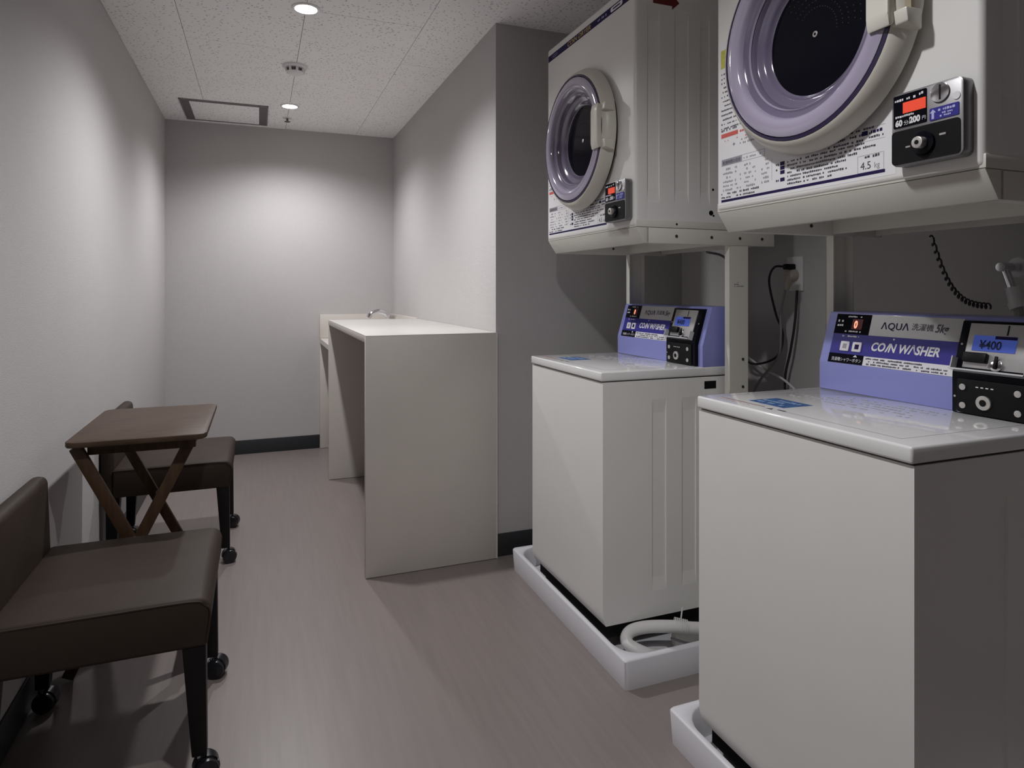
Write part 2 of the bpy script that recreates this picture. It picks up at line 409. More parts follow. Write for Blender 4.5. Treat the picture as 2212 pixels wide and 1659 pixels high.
# ================================================================ washing machine
def make_washer(label):
    t = thing('washing_machine', label, 'washing machine', (0, 0, 0), 'coin-operated washing machines')
    hw, D, zb, zt = 0.2595, 0.52, 0.088, 0.793
    # cabinet: inset core plus outer skin, so the pressed side channels are real recesses
    mb = MB(); e = 0.0038
    ch = [(0.172, 0.222), (0.278, 0.330), (0.385, 0.435)]; cz0, cz1 = 0.165, 0.735
    SK = [(0.016, zb), (0.011, zb + .012), (0.008, zb + .025), (0.007, zb + .036), (0.006, zb + .050), (0.006, zt)]
    pr = SK + [(D, zt), (D, zb)]
    mb.prism(pr, -hw + e, hw)
    xs = [0.0] + [v for c in ch for v in c] + [D]
    mb.prism(SK + [(ch[0][0], zt), (ch[0][0], zb)], -hw, -hw + e)
    for i in range(1, len(ch) + 1):
        x0 = ch[i - 1][1]; x1 = ch[i][0] if i < len(ch) else D
        mb.box(x0, x1, -hw, -hw + e, zb, zt)
    for (a, c_) in ch:
        for (z0, z1) in ((zb, cz0), (cz1, zt)): mb.box(a, c_, -hw, -hw + e, z0, z1)
        mb.prism([(-hw, cz0), (-hw + e, cz0), (-hw + e, cz0 + .04)], a, c_, axis='x'); mb.prism([(-hw, cz1), (-hw + e, cz1), (-hw + e, cz1 - .04)], a, c_, axis='x')
    mb.build('cabinet', 'enamel', t, smooth=30)
    bx('base_frame', 'black', t, 0.03, D - .02, -hw + .015, hw - .015, 0.045, zb + .002)
    for (fx, fy) in ((0.06, -hw + .05), (0.06, hw - .05), (D - .06, -hw + .05), (D - .06, hw - .05)):
        MB().cyl((fx, fy, 0.012), (fx, fy, 0.048), 0.022, n=16).build('foot', 'rubber', t)
    mb = MB()
    for k in range(5): mb.box(0.362 + .0, 0.402, -hw - .0006, -hw + .001, 0.757 + k * .0045, 0.759 + k * .0045 + .001)
    mb.box(0.360, 0.404, -hw - .0003, -hw + .001, 0.756, 0.780)
    mb.build('side_vent', 'black', t)
    # lid
    bx('lid_gap', 'rubber', t, 0.010, D - .01, -hw + .004, hw - .004, zt, zt + .004)
    lid = MB().box(0, D, -hw - .001, hw, zt + .003, 0.823, 0.0045, 3).build('top_cover', 'lid', t)
    T = Face((0, 0, 0.823), (0, -1, 0), (1, 0, 0))        # top seen from the front; v = depth
    mb = MB(); T.plate(mb, -0.205, -0.088, 0.036, 0.0367, 0, 0.0002); T.plate(mb, 0.02 - .06, 0.215, 0.036, 0.0372, 0, 0.0002)
    T.plate(mb, 0.2143, 0.215, 0.036, 0.335, 0, 0.0002); T.plate(mb, -0.236, -0.2353, 0.036, 0.335, 0, 0.0002)
    mb.build('lid_seam', mat('seam_shadow_gap', (.16, .155, .15), .5), t)
    mb = MB(); T.plate(mb, -0.225, -0.093, 0.0395, 0.0415, 0, 0.0003); mb.build('caution_line', 'rust', t)
    mb = MB(); T.scrib(mb, -0.215, -0.10, 0.024, 0.005, fill=.4); mb.build('caution_print', mat('pale_red_ink', (.62, .40, .36), .4), t, kind='stuff')
    mb = MB(); T.plate(mb, -0.055, -0.035, 0.037, 0.043, 0, 0.0003); T.poly(mb, [(-0.078, 0.03), (-0.062, 0.03), (-0.070, 0.042)], 0, 0.0003); mb.build('lid_mark', 'ink', t)
    st = MB(); T.plate(st, -0.166, -0.066, 0.064, 0.142, 0, 0.0004); st = st.build('lid_sticker', 'lidsticker', t)
    mb = MB()
    for k, (a, c_) in enumerate(((-.155, -.085), (-.160, -.10), (-.150, -.08))): T.scrib(mb, a, c_, 0.075 + .02 * k, 0.012, off=.0008)
    mb.build('sticker_print', mat('pale_blue_ink', (0.30, 0.42, 0.62), 0.4), st)
    mb = MB()
    for k in range(5): T.scrib(mb, -0.19 + .02 * k, 0.10, 0.20 + k * .024, 0.009, fill=.55)
    mb.build('fine_print', 'faint', t, kind='stuff')
    # control panel
    px, z0, zk, z1, ln = 0.355, 0.823, 0.888, 1.008, 0.035
    MB().prism([(px, z0), (px, zk), (px + ln, z1 - .003), (px + ln + .003, z1), (D - .01, z1), (D - .004, z0)], -hw + .002, hw - .006, 0.002).build('control_panel', 'blue', t)
    P = Face((px, 0, zk), (0, -1, 0), (ln, 0, z1 - zk))
    vz = lambda z: (z - zk) * 1.0417
    uL, uM, uR = -0.228, -0.132, 0.078
    mb = MB(); P.plate(mb, uL, uM, vz(.957), vz(1.003), 0, .0012); P.plate(mb, uL, uM, vz(.8895), vz(.911), 0, .0012); mb.build('display_plate', 'gloss', t)
    mb = MB(); P.plate(mb, uM, uR, vz(.957), vz(1.003), 0, .001); mb.build('name_strip', 'silver', t)
    mb = MB(); P.plate(mb, uL, uM, vz(.911), vz(.957), 0, .001); P.plate(mb, uM, uR, vz(.910), vz(.957), 0, .001); mb.build('blue_strip', 'print_blue', t)
    mb = MB(); P.plate(mb, uM, uR, vz(.8895), vz(.910), 0, .001); mb.build('notice_strip', 'print_white', t)
    mb = MB(); P.text(mb, '\u039bQU\u039b', -0.104, vz(.973), .0215, .0015, bold=.0002, xs=1.05, sp=1.05); mb.build('brand_lettering', 'navy', t)
    mb = MB(); P.text(mb, '\u6d17\u6fef\u6a5f', -0.031, vz(.9755), .0165, .0015); P.text(mb, '5kg', 0.021, vz(.973), .024, .0015, shear=.25, bold=.0004, xs=.8); mb.build('capacity_lettering', 'ink', t)
    mb = MB(); P.text(mb, 'CO', -0.119, vz(.9245), .0265, .0015, shear=.2, bold=.0009, xs=.86)
    P.text(mb, 'I', -0.0835, vz(.9245), .0265, .0015, shear=.5, bold=.0009, xs=.86)
    P.text(mb, 'N W\u039bSHER', -0.076, vz(.9245), .0265, .0015, shear=.2, bold=.0009, xs=.86); P.disc(mb, -0.066, vz(.952), .0021, .001, .0006, n=12)
    mb.build('machine_lettering', 'print_white', t)
    mb = MB(); P.text(mb, '\u6d17\u6fef\u69fd\u30b7\u30e3\u30ef\u30fc\u30dc\u30bf\u30f3', -0.218, vz(.8945), .0096, .0018, xs=.86); mb.build('button_lettering', 'print_white', t)
    mb = MB(); P.poly(mb, [(-.160, vz(.9055)), (-.149, vz(.9055)), (-.1545, vz(.9105))], .0012, .0004); mb.build('button_arrow', 'print_white', t); mb = MB()
    P.scrib(mb, -0.195, -0.145, vz(.9955), .004, off=.0018, fill=.6); P.scrib(mb, -0.221, -0.205, vz(.984), .006, off=.0018); P.scrib(mb, -0.221, -0.205, vz(.974), .006, off=.0018); P.scrib(mb, -0.202, -0.152, vz(.961), .0045, off=.0018, fill=.6)
    P.scrib(mb, -0.205, -0.15, vz(.950), .004, off=.0016, fill=.5)
    mb.build('display_print', 'print_white', t, kind='stuff')
    mb = MB(); P.plate(mb, -0.181, -0.153, vz(.968), vz(.992), .0012, .0005); mb.build('display_window', mat('led_window', (0.12, 0.01, 0.01), 0.2), t)
    mb = MB(); P.text(mb, '0', -0.1745, vz(.9715), .024, .0022, bold=.0012, xs=.75); mb.build('display_digit', 'ledhot', t)
    for u0, ic in ((-.199, 'greyink'), (-.166, 'navy')):
        bt = MB(); P.plate(bt, u0, u0 + .0235, vz(.9175), vz(.9395), .001, .003, .0008, rad=.002); bt = bt.build('button', 'print_white', t)
        mb = MB(); P.plate(mb, u0 + .007, u0 + .018, vz(.923), vz(.934), .004, .0003); mb.build('button_icon', ic, bt)
    mb = MB()
    for k in range(3): P.scrib(mb, uM + .006 + (.004 if k else 0), uR - (.07 if k == 0 else .015), vz(.9035 - .006 * k), .0038, off=.0016)
    mb.build('fine_print', 'ink', t, kind='stuff')
    # coin box
    cu0, cu1 = 0.082, 0.236
    CX = px - .012
    MB().prism([(CX, z0 + .0005), (CX, .900), (CX + .033, 1.001), (px + .06, 1.001), (px + .06, z0 + .0005)], -cu1, -cu0, 0.002).build('coin_box', 'gloss', t)
    L_ = Face((CX, 0, 0), (0, -1, 0), (0, 0, 1)); C = Face((CX, 0, .900), (0, -1, 0), (.033, 0, .101)); cl = math.hypot(.033, .101)
    mb = MB(); C.plate(mb, .101, .216, .012, cl - .006, 0, .004, .001); fp = mb.build('coin_plate', 'steel_light', t)
    mb = MB(); C.plate(mb, .113, .190, .046, .0765, .004, .0012); lc = mb.build('price_display', 'lcd', t)
    mb = MB(); C.text(mb, '\u00a5400', .1265, .0505, .0225, .0062, bold=.0005, xs=.86); mb.build('price_lettering', mat('lcd_ink', (0.008, 0.012, 0.06), 0.3), lc)
    mb = MB(); C.plate(mb, .152, .190, .0705, .0765, .0052, .0003); mb.build('display_heading', 'navy', lc)
    mb = MB(); C.plate(mb, .1700, .1725, .079, .098, .004, .0006); mb.build('coin_slot', 'black', t)
    mb = MB(); C.plate(mb, .104, .147, .022, .041, .004, .010, .002); mb.build('return_chute', 'black', t)
    mb = MB(); C.disc(mb, .164, .020, .011, .004, .004, .001); C.plate(mb, .151, .177, .015, .021, .004, .004); mb.build('return_lever_boss', 'chrome', t)
    mb = MB(); C.plate(mb, .1615, .1665, .013, .037, .008, .004, .001); mb.build('return_lever', 'black', t)
    mb = MB(); C.plate(mb, .086, .220, .003, .006, .0, .020); C.plate(mb, .086, .088, .006, .030, 0, .016); C.plate(mb, .218, .220, .006, .030, 0, .016); mb.build('tray_lip', 'clear', t)
    mb = MB(); L_.plate(mb, .0945, .222, .8265, .8905, 0, .004, .001, rad=.004); mb.build('lock_plate', 'black', t)
    lk = MB(); L_.disc(lk, .146, .850, .0135, .004, .005, .001); lk = lk.build('lock', 'zinc', t)
    mb = MB(); L_.disc(mb, .146, .850, .0062, .009, .0006); mb.build('keyhole', 'black', lk)
    for (a, c_) in ((.106, .875), (.106, .840), (.204, .875), (.204, .840)):
        mb = MB(); L_.disc(mb, a, c_, .0062, .004, .0025, .0008, n=16); mb.build('screw', 'zinc', t)
    for (fc, ru, rv) in ((L_, cu0 + .006, .855), (C, cu0 + .008, .058), (C, cu1 - .005, .058)):
        mb = MB(); fc.disc(mb, ru, rv, .0022, 0, .001, n=10); mb.build('rivet', 'zinc', t)
    mb = MB()
    for k in range(4): L_.plate(mb, .130 + .009 * k, .135 + .009 * k, .8765, .8785, .004, .0003)
    mb.build('lock_markings', 'print_white', t, kind='stuff')
    return t
wash = make_washer('white coin washing machine nearest the viewer, coin box cut by the frame edge')
wash2 = dup(wash, (0.92, 1.9225, 0), 'white coin washing machine further back, beside the grey alcove wall')
wash.location = (0.92, 0.9625, 0)

# ---------------------------------------------------------------- drain pans
def make_pan(loc, label):
    t = thing('drain_pan', label, 'drain pan', loc, 'washing machine drain pans')
    Ln, Wd, Hh, rw = 0.823, 0.64, 0.080, 0.018
    b = bmesh.new(); n = 0
    def rr(x0, x1, y0, y1, r, z, k=6):
        vs = []
        for (cx, cy, a0) in ((x1 - r, y1 - r, 0), (x0 + r, y1 - r, 90), (x0 + r, y0 + r, 180), (x1 - r, y0 + r, 270)):
            for i in range(k + 1):
                a = math.radians(a0 + 90 * i / k); vs.append(b.verts.new((cx + r * math.cos(a), cy + r * math.sin(a), z)))
        return vs
    R = [rr(0.006, Wd, 0.003, Ln - .003, .012, 0), rr(0.001, Wd, 0.0, Ln, .012, Hh - .004), rr(0.004, Wd - .003, 0.003, Ln - .003, .012, Hh), rr(rw - .003, Wd - rw, rw, Ln - rw, .075, Hh), rr(rw, Wd - rw, rw + .003, Ln - rw - .003, .075, Hh - .004), rr(rw + .012, Wd - rw - .012, rw + .012, Ln - rw - .012, .07, 0.010)]
    for A, B in zip(R, R[1:]):
        for i in range(len(A)): j = (i + 1) % len(A); b.faces.new((A[i], A[j], B[j], B[i]))
    b.faces.new(R[-1]); b.faces.new(R[0][::-1])
    bmesh.ops.recalc_face_normals(b, faces=b.faces)
    MB().merge(b).build('pan', 'pan', t, smooth=50)
    MB().lathe([(0.055, 0.0105), (0.052, 0.016), (0.0, 0.016)], (0.17, 0.10, 0), 'z', 32).build('drain_cover', 'pan', t)
    return t
make_pan((0.899, 1.499, 0), 'white plastic drain pan with a coiled hose, under the farther washing machine')
make_pan((0.897, 0.478, 0), 'white plastic drain pan under the washing machine nearest the viewer')
t = thing('drain_hose', 'white corrugated drain hose curled in the farther drain pan', 'hose', (0.988, 1.546, 0.0))
MB().tube([(0.075, 0.045, 0.018), (0.03, 0.04, 0.035), (-0.008, 0.07, 0.055), (0.01, 0.092, 0.072), (0.06, 0.088, 0.080), (0.13, 0.062, 0.082), (0.20, 0.045, 0.072), (0.29, 0.035, 0.06), (0.38, 0.05, 0.055)], 0.0175, 16, 8).build('hose', 'hose', t)
mb = MB()
for k in range(7): mb.tube([(0.145 + .005 * k, 0.063 - .0025 * k, 0.085 - .001 * k), (0.1475 + .005 * k, 0.0618 - .0025 * k, 0.0848 - .001 * k)], 0.0198, 16, 2)
mb.build('coupling', 'hose', t)
MB().tube([(0.165, 0.06, 0.096), (0.172, 0.065, 0.115), (0.175, 0.066, 0.128)], 0.0022, 8).build('cable_tie', 'hose', t)
MB().tube([(0.12, 0.045, 0.058), (0.16, 0.025, 0.046), (0.19, 0.02, 0.04)], 0.004, 8).build('hose_clip', 'steel', t)

# ================================================================ dryer
def make_dryer(label):
    t = thing('tumble_dryer', label, 'clothes dryer', (0, 0, 0), 'coin-operated tumble dryers')
    hw, D, zb, zt = 0.3025, 0.455, 1.243, 1.948
    mb = MB(); e = 0.0038
    ch = [(0.040, 0.082), (0.133, 0.183), (0.224, 0.258), (0.31, 0.35)]; cz0, cz1 = 1.312, 1.880
    mb.box(0.030, D, -hw + e, hw - .0003, zb + .0005, zt - .0005, 0.0022)
    b = MB().box(0.0, 0.10, -hw, hw, zb, zt, 0.010, 3)
    for v in b.bm.verts:
        if v.co.x > 0.05: v.co.x = ch[0][0]
        if v.co.y > 0: v.co.y = min(v.co.y, hw)
    mb.merge(b.bm)
    for i in range(1, len(ch) + 1):
        x0 = ch[i - 1][1]; x1 = ch[i][0] if i < len(ch) else D
        mb.box(x0, x1, -hw, -hw + e + .001, zb + .002, zt - .002)
    for (a, c_) in ch:
        for (z0, z1) in ((zb + .002, cz0), (cz1, zt - .002)): mb.box(a, c_, -hw, -hw + e + .001, z0, z1)
        mb.prism([(-hw, cz0), (-hw + e, cz0), (-hw + e, cz0 + .04)], a, c_, axis='x'); mb.prism([(-hw, cz1), (-hw + e, cz1), (-hw + e, cz1 - .04)], a, c_, axis='x')
    mb.build('cabinet', 'enamel', t, smooth=30)
    bx('bottom_rail', 'stand', t, 0.004, D, -hw - .0012, hw + .001, zb - .001, zb + .020, 0.001)
    S = Face((0, -hw, 0), (1, 0, 0), (0, 0, 1))
    for (hu, hv, hr, ho) in ((.270, 1.361, .0035, 0), (.263, 1.291, .0075, 0), (.272, 1.283, .003, 0), (.14, zb + .010, .003, .0012)):
        mb = MB(); S.disc(mb, hu, hv, hr, ho, .001, n=14); mb.build('side_screw', 'black', t)
    mb = MB(); S.poly(mb, [(.060, 1.888), (.125, 1.888), (.125, 1.878), (.150, 1.900), (.125, 1.922), (.125, 1.912), (.060, 1.912)], 0, .0006); mb.build('arrow_sticker', 'redtag', t)
    F = Face((0, 0, 0), (0, -1, 0), (0, 0, 1))
    # brand band along the top
    mb = MB(); F.plate(mb, -0.292, 0.288, 1.899, 1.921, -.001, .0016); mb.build('brand_band', 'navy', t)
    mb = MB(); F.text(mb, '\u039bQU\u039b', -0.258, 1.904, .016, .0012); F.scrib(mb, 0.084, 0.141, 1.9055, .009, off=.0011); mb.build('band_lettering', mat('lavender_ink', (0.26, 0.24, 0.42), .4), t)
    mb = MB(); F.text(mb, 'COIN DRYER', -0.134, 1.9025, .0205, .0012, shear=.2, bold=.0006, xs=1.42); mb.build('gold_lettering', 'gold', t)
    mb = MB(); F.plate(mb, 0.165, 0.235, 1.903, 1.917, .0006, .0005, rad=.0065); pl = mb.build('band_pill', 'print_white', t)
    mb = MB(); F.plate(mb, 0.180, 0.222, 1.908, 1.912, .0011, .0003); mb.build('pill_mark', 'navy', pl)
    # printed decal sheet
    mb = MB(); F.plate(mb, -0.294, 0.160, 1.256, 1.372, -.0005, .0008); F.plate(mb, -0.294, -0.15, 1.372, 1.63, -.0005, .0008); sheet = mb.build('instruction_decal', 'paper', t)
    mb = MB(); F.plate(mb, -0.286, -0.226, 1.571, 1.613, .0003, .0003); mb.build('yellow_notice', 'yellow', sheet)
    mb = MB(); F.plate(mb, -0.284, -0.228, 1.410, 1.4195, .0003, .0003); F.scrib(mb, -0.222, -0.19, 1.412, .006, fill=.6); F.scrib(mb, -0.28, -0.20, 1.400, .004, fill=.4); mb.build('red_notice', 'redink', sheet)
    mb = MB(); F.plate(mb, -0.284, 0.140, 1.2625, 1.268, .0003, .0004); F.scrib(mb, 0.096, 0.137, 1.334, .006); F.plate(mb, 0.094, 0.106, 1.333, 1.341, .0003, .0003)
    for k, zz in enumerate((1.316, 1.307, 1.298, 1.283)): F.plate(mb, -0.101, -0.089, zz, zz + .0075, .0003, .0003)
    mb.build('navy_print', 'navy', sheet)
    mb = MB()
    for k in range(13): F.scrib(mb, -0.284, -0.20 + .012 * (k % 3), 1.555 - .0105 * k, .0045, fill=.7)
    F.scrib(mb, -0.262, -0.235, 1.617, .006); F.scrib(mb, -0.284, -0.23, 1.424, .006)
    for k in range(7): F.scrib(mb, -0.082, (0.10, .125, .085, .06, .05, .062, .03)[k], 1.318 - .0075 * k, .0046)
    for k in range(3): F.scrib(mb, -0.02 + .02 * k, 0.125 - .012 * k, 1.342 - .009 * k, .005)
    for k in range(4): F.scrib(mb, -0.113, -0.105, 1.316 - .011 * k, .006)
    F.text(mb, '4.5', 0.091, 1.2735, .019, .0006, xs=.95); F.scrib(mb, 0.095, 0.132, 1.292, .0055); F.scrib(mb, 0.108, 0.137, 1.326, .0045)
    F.text(mb, '+', -0.246, 1.384, .016, .0006); F.scrib(mb, -0.262, -0.254, 1.384, .009); F.scrib(mb, -0.234, -0.226, 1.384, .009)
    F.scrib(mb, -0.284, -0.16, 1.2785, .005); F.scrib(mb, -0.284, -0.175, 1.2705, .0045)
    mb.build('fine_print', 'ink', sheet, kind='stuff')
    mb = MB(); F.plate(mb, -0.283, -0.215, 1.346, 1.360, .0003, .0002)
    for (a0, a1, b0, b1) in ((-.283, -.145, 1.3455, 1.3463), (-.283, -.145, 1.3597, 1.3605), (-.146, -.145, 1.346, 1.360), (.085, .138, 1.268, 1.2686), (.085, .138, 1.298, 1.2986), (.085, .0857, 1.268, 1.2986), (.1373, .138, 1.268, 1.2986), (.09, .14, 1.322, 1.3226), (.09, .14, 1.345, 1.3456), (-.125, -.1243, 1.29, 1.335)): F.plate(mb, a0, a1, b0, b1, .0003, .0002)
    for r_ in range(6):
        for (a0, a1) in ((-.278, -.245), (-.238, -.218), (-.208, -.172), (-.155, -.132)): F.scrib(mb, a0, a1, 1.334 - .0095 * r_, .0055, fill=.6)
    F.text(mb, 'kg', 0.1185, 1.2735, .014, .0006, xs=.9); F.scrib(mb, -0.215 + .005, -0.15, 1.350, .005); F.scrib(mb, -0.222, -0.17, 1.385, .005, fill=.5); F.scrib(mb, -0.222, -0.18, 1.393, .005, fill=.5)
    mb.build('faint_print', 'greyink', sheet, kind='stuff')
    mb = MB(); F.text(mb, '\u4e7e\u71e5\u6642\u9593\u306e\u76ee\u5b89', -0.279, 1.3487, .0098, .0008, xs=.88); mb.build('table_heading', 'ink', sheet)
    # door
    zc = 1.550; c = (0, 0.004, zc)
    MB().lathe([(0.209, 0.0), (0.209, -0.014)], c).build('door_gasket', 'rubber', t)
    door = MB().lathe([(0.196, -0.011), (0.222, -0.011), (0.2268, -0.014), (0.2262, -0.021), (0.219, -0.036), (0.210, -0.0475), (0.2045, -0.050), (0.2035, -0.044)], c).build('door_ring', 'cream', t)
    MB().lathe([(0.2037, -0.043), (0.2037, -0.0505), (0.1985, -0.0525), (0.1975, -0.046)], c).build('door_trim', 'indigo', door)
    MB().lathe([(0.198, -0.046), (0.196, -0.0525), (0.188, -0.0555), (0.172, -0.056), (0.165, -0.053), (0.161, -0.048), (0.159, -0.042)], c).build('outer_window_ring', 'lilac', door)
    MB().lathe([(0.159, -0.042), (0.153, -0.037), (0.145, -0.036), (0.1405, -0.031), (0.138, -0.024), (0.132, -0.020), (0.126, -0.0185), (0.121, -0.013), (0.118, -0.008), (0.114, -0.006)], c).build('inner_window_bowl', 'violet', door)
    MB().lathe([(0.1475, -0.0365), (0.1450, -0.0390), (0.1425, -0.0355)], c).build('window_bead', 'lilac', door)
    MB().lathe([(0.114, -0.0062), (0.06, -0.0066), (0, -0.0068)], c).build('door_glass', 'gloss', door)
    mb = MB(); G = Face((-0.0068, 0, 0), (0, -1, 0), (0, 0, 1)); G.disc(mb, -0.004, zc, .0058, 0, .0012, .0004, n=16); scw = mb.build('centre_screw', 'zinc', door)
    mb = MB(); G.disc(mb, -0.004, zc, .0026, .0012, .0004, n=12); mb.build('screw_recess', 'black', scw)
    mb = MB()
    for q in range(5):
        for k in range(-9, 10):
            a = math.radians(62 + k * 7.5 + (q % 2) * 3.7); r_ = 0.050 + .013 * q
            if r_ < 0.108: G.disc(mb, -0.004 + r_ * math.cos(a), zc + r_ * math.sin(a), .0011, -.0006, .0010, n=6)
    mb.build('drum_perforations', mat('dim_grey', (0.035, 0.034, 0.038), .6), door, kind='stuff')
    # handle: hooked grip on the latch side
    hz0, hz1 = zc - .068, zc + .068; mb = MB()
    mb.prism([(-0.030, hz0 + .014), (-0.062, hz0), (-0.066, hz0 + .02), (-0.066, hz1 - .02), (-0.062, hz1), (-0.030, hz1 - .014)], -0.198, -0.156, 0.004)
    mb.prism([(-0.018, hz0 - .008), (-0.050, hz0 + .001), (-0.054, hz0 + .024), (-0.018, hz0 + .026)], -0.221, -0.190, 0.003)
    mb.prism([(-0.018, hz1 + .008), (-0.050, hz1 - .001), (-0.054, hz1 - .024), (-0.018, hz1 - .026)], -0.221, -0.190, 0.003)
    hd = mb.build('door_handle', 'cream', door)
    bx('grip_recess', mat('tan_plastic', (0.30, 0.25, 0.17), .5), hd, -0.041, -0.034, -0.219, -0.196, hz0 + .024, hz1 - .024)
    # coin box at the lower right
    u0, u1, v0, v1 = 0.171, 0.289, 1.262, 1.381; th = 0.024
    mb = MB(); F.plate(mb, u0, u1, v0, v1, -.001, th, .0015, rad=.010); mb.build('coin_box', 'steel', t)
    mb = MB(); F.plate(mb, u0 + .004, u0 + .061, 1.3245, v1 - .0035, th - .001, .0012, rad=.002); mb.build('display_plate', 'gloss', t)
    mb = MB(); F.plate(mb, u0 + .001, u1 - .004, v0 + .003, 1.3195, th - .001, .0014, rad=.006); mb.build('lock_plate', 'black', t)
    mb = MB(); F.plate(mb, u0 + .021, u0 + .060, 1.3465, 1.364, th, .0007); mb.build('red_display', 'led', t)
    mb = MB(); F.text(mb, '60', u0 + .008, 1.3275, .0135, th + .0008, bold=.0007, xs=.9); F.text(mb, '\u5206/', u0 + .0225, 1.3278, .0085, th + .0008); F.text(mb, '200', u0 + .0325, 1.3285, .0135, th + .0008, bold=.0007, xs=.9); F.text(mb, '\u5186', u0 + .0535, 1.3295, .007, th + .0008)
    F.scrib(mb, u0 + .007, u0 + .043, 1.367, .0045, off=th + .0008); F.scrib(mb, u0 + .049, u0 + .056, 1.369, .005, off=th + .0008); F.scrib(mb, u0 + .008, u0 + .045, 1.3405, .004, off=th + .0008, fill=.6)
    mb.build('price_lettering', 'print_white', t)
    mb = MB(); F.plate(mb, u0 + .066, u1 - .006, 1.3235, 1.3425, th - .001, .0012, rad=.0015); bl = mb.build('coin_label', 'print_blue', t)
    mb = MB(); F.scrib(mb, u0 + .080, u1 - .010, 1.3355, .0042, off=th + .0006); F.scrib(mb, u0 + .080, u1 - .014, 1.3305, .003, off=th + .0006); F.scrib(mb, u0 + .080, u1 - .018, 1.3262, .003, off=th + .0006)
    F.poly(mb, [(u0 + .0695, 1.3255), (u0 + .0735, 1.3255), (u0 + .0735, 1.335), (u0 + .0765, 1.335), (u0 + .0715, 1.3405), (u0 + .0665, 1.335), (u0 + .0695, 1.335)], th, .0005); mb.build('label_print', mat('pale_ink', (.45, .47, .72), .4), bl)
    mb = MB(); F.disc(mb, u0 + .083, 1.364, .0150, th - .001, .003, .001, 28); cs = mb.build('coin_slot_boss', 'chrome', t)
    mb = MB(); F.plate(mb, u0 + .0825, u0 + .0850, 1.3525, 1.3755, th + .0018, .0006); mb.build('coin_slot', 'black', cs)
    mb = MB(); F.disc(mb, u1 - .010, 1.3525, .0058, th - .001, .0012, 0, 20); mb.build('round_sticker', 'print_white', t)
    mb = MB(); F.disc(mb, u0 + .057, 1.2915, .0185, th - .001, .006, .001, 32); lb = mb.build('lock_collar', 'gloss', t)
    mb = MB(); F.disc(mb, u0 + .057, 1.2915, .0092, th + .005, .012, .001, 24); mb.build('lock_cylinder', 'zinc', lb)
    mb = MB(); F.disc(mb, u0 + .057, 1.2915, .0035, th + .017, .0006, 0, 12); mb.build('keyhole', 'black', lb)
    mb = MB(); F.lath = None; F.plate(mb, u0 + .082, u0 + .092, 1.298, 1.301, th + .0004, .0004); F.plate(mb, u0 + .026, u0 + .034, 1.290, 1.2925, th + .0004, .0004); mb.build('lock_markings', 'zinc', t)
    return t
dry = make_dryer('white coin tumble dryer nearest the viewer, top cut by the frame')
dry2 = dup(dry, (1.0, 1.912, 0), 'white coin tumble dryer further back, whole round door in view')
dry.location = (1.0, 0.9525, 0)

# ---------------------------------------------------------------- dryer stands
def make_stand(label):
    t = thing('dryer_stand', label, 'dryer stand', (0, 0, 0), 'steel dryer stands')
    hw, z0, z1 = 0.3025, 1.196, 1.241
    MB().prism([(0.004, z1), (0.034, z0), (0.046, z0), (0.046, z1)], -hw, hw, 0.0012).build('front_apron', 'stand', t)
    for s in (-1, 1):
        r = MB().box(0.038, 0.504, *sorted((s * hw, s * (hw - .024))), z0, z1, 0.0015).build('side_rail', 'stand', t)
        for xx in (0.14, 0.265, 0.37, 0.455):
            MB().cyl((xx, s * (hw + .0015), z0 + .022), (xx, s * (hw - .0255), z0 + .022), 0.0045, n=12).build('bolt', 'rubber', r)
        p = MB(); ya, yb = sorted((s * (hw - .002), s * (hw - .026)))
        p.box(0.335, 0.403, *sorted((s * (hw - .002), s * (hw - .005))), 0.055, z0); p.box(0.335, 0.338, ya, yb, 0.055, z0); p.box(0.400, 0.403, ya, yb, 0.055, z0)
        p = p.build('post', 'stand', t)
        mb = MB(); yo = s * (hw - .002); inn = -0.0013 if s < 0 else .0013
        for zz in (0.765, 0.849): MB().cyl((0.383, yo + inn, zz), (0.383, s * (hw - .005) - inn, zz), 0.0045, n=12).build('bolt', 'rubber', p)
        bx('base_foot', 'stand', t, 0.14, 0.52, *sorted((s * (hw - .002), s * (hw - .026))), 0.012, 0.0545, 0.0015)
    bx('cross_beam', 'stand', t, 0.335, 0.345, -hw + .0245, hw - .0245, z0 + .004, z1 - .002)
    bx('cross_beam', 'stand', t, 0.480, 0.490, -hw + .0245, hw - .0245, z0 + .004, z1 - .002)
    S = Face((0, -hw + .002, 0), (1, 0, 0), (0, 0, 1)); mb = MB()
    for k in range(3): S.scrib(mb, 0.350, 0.350 + (.016, .018, .036)[k], 1.082 - .006 * k, .004)
    mb.build('rating_print', 'greyink', t, kind='stuff')
    return t
st = make_stand('cream steel stand carrying the nearest tumble dryer')
dup(st, (1.0, 1.912, 0), 'cream steel stand carrying the farther tumble dryer')
st.location = (1.0, 0.9525, 0)

# ---------------------------------------------------------------- outlet, plugs, cords, tap on the right wall
t = thing('wall_outlet', 'white wall outlet plate on the wall between the two dryer stands', 'outlet', (XR, 1.785, 1.118))
MB().box(-0.008, 0, -0.036, 0.036, -0.060, 0.060, 0.002).build('plate', 'white', t)
bx('socket', 'white', t, -0.0095, -0.008, -0.012, 0.012, -0.035, 0.035, 0.0005)
o = tag(MB().box(XR - .050, XR - .010, 1.775, 1.797, 1.132, 1.152, 0.004).build('black_plug', 'black'), 'black power plug in the upper socket of the wall outlet', 'plug')
mb = MB(); mb.cyl((XR - .010, 1.786, 1.113), (XR - .036, 1.786, 1.113), 0.024, 0.019, 18, .002); mb.cyl((XR - .030, 1.786, 1.108), (XR - .038, 1.79, 1.06), 0.0135, 0.008, 14)
tag(mb.build('beige_plug', 'beige'), 'beige power plug in the lower socket of the wall outlet', 'plug')
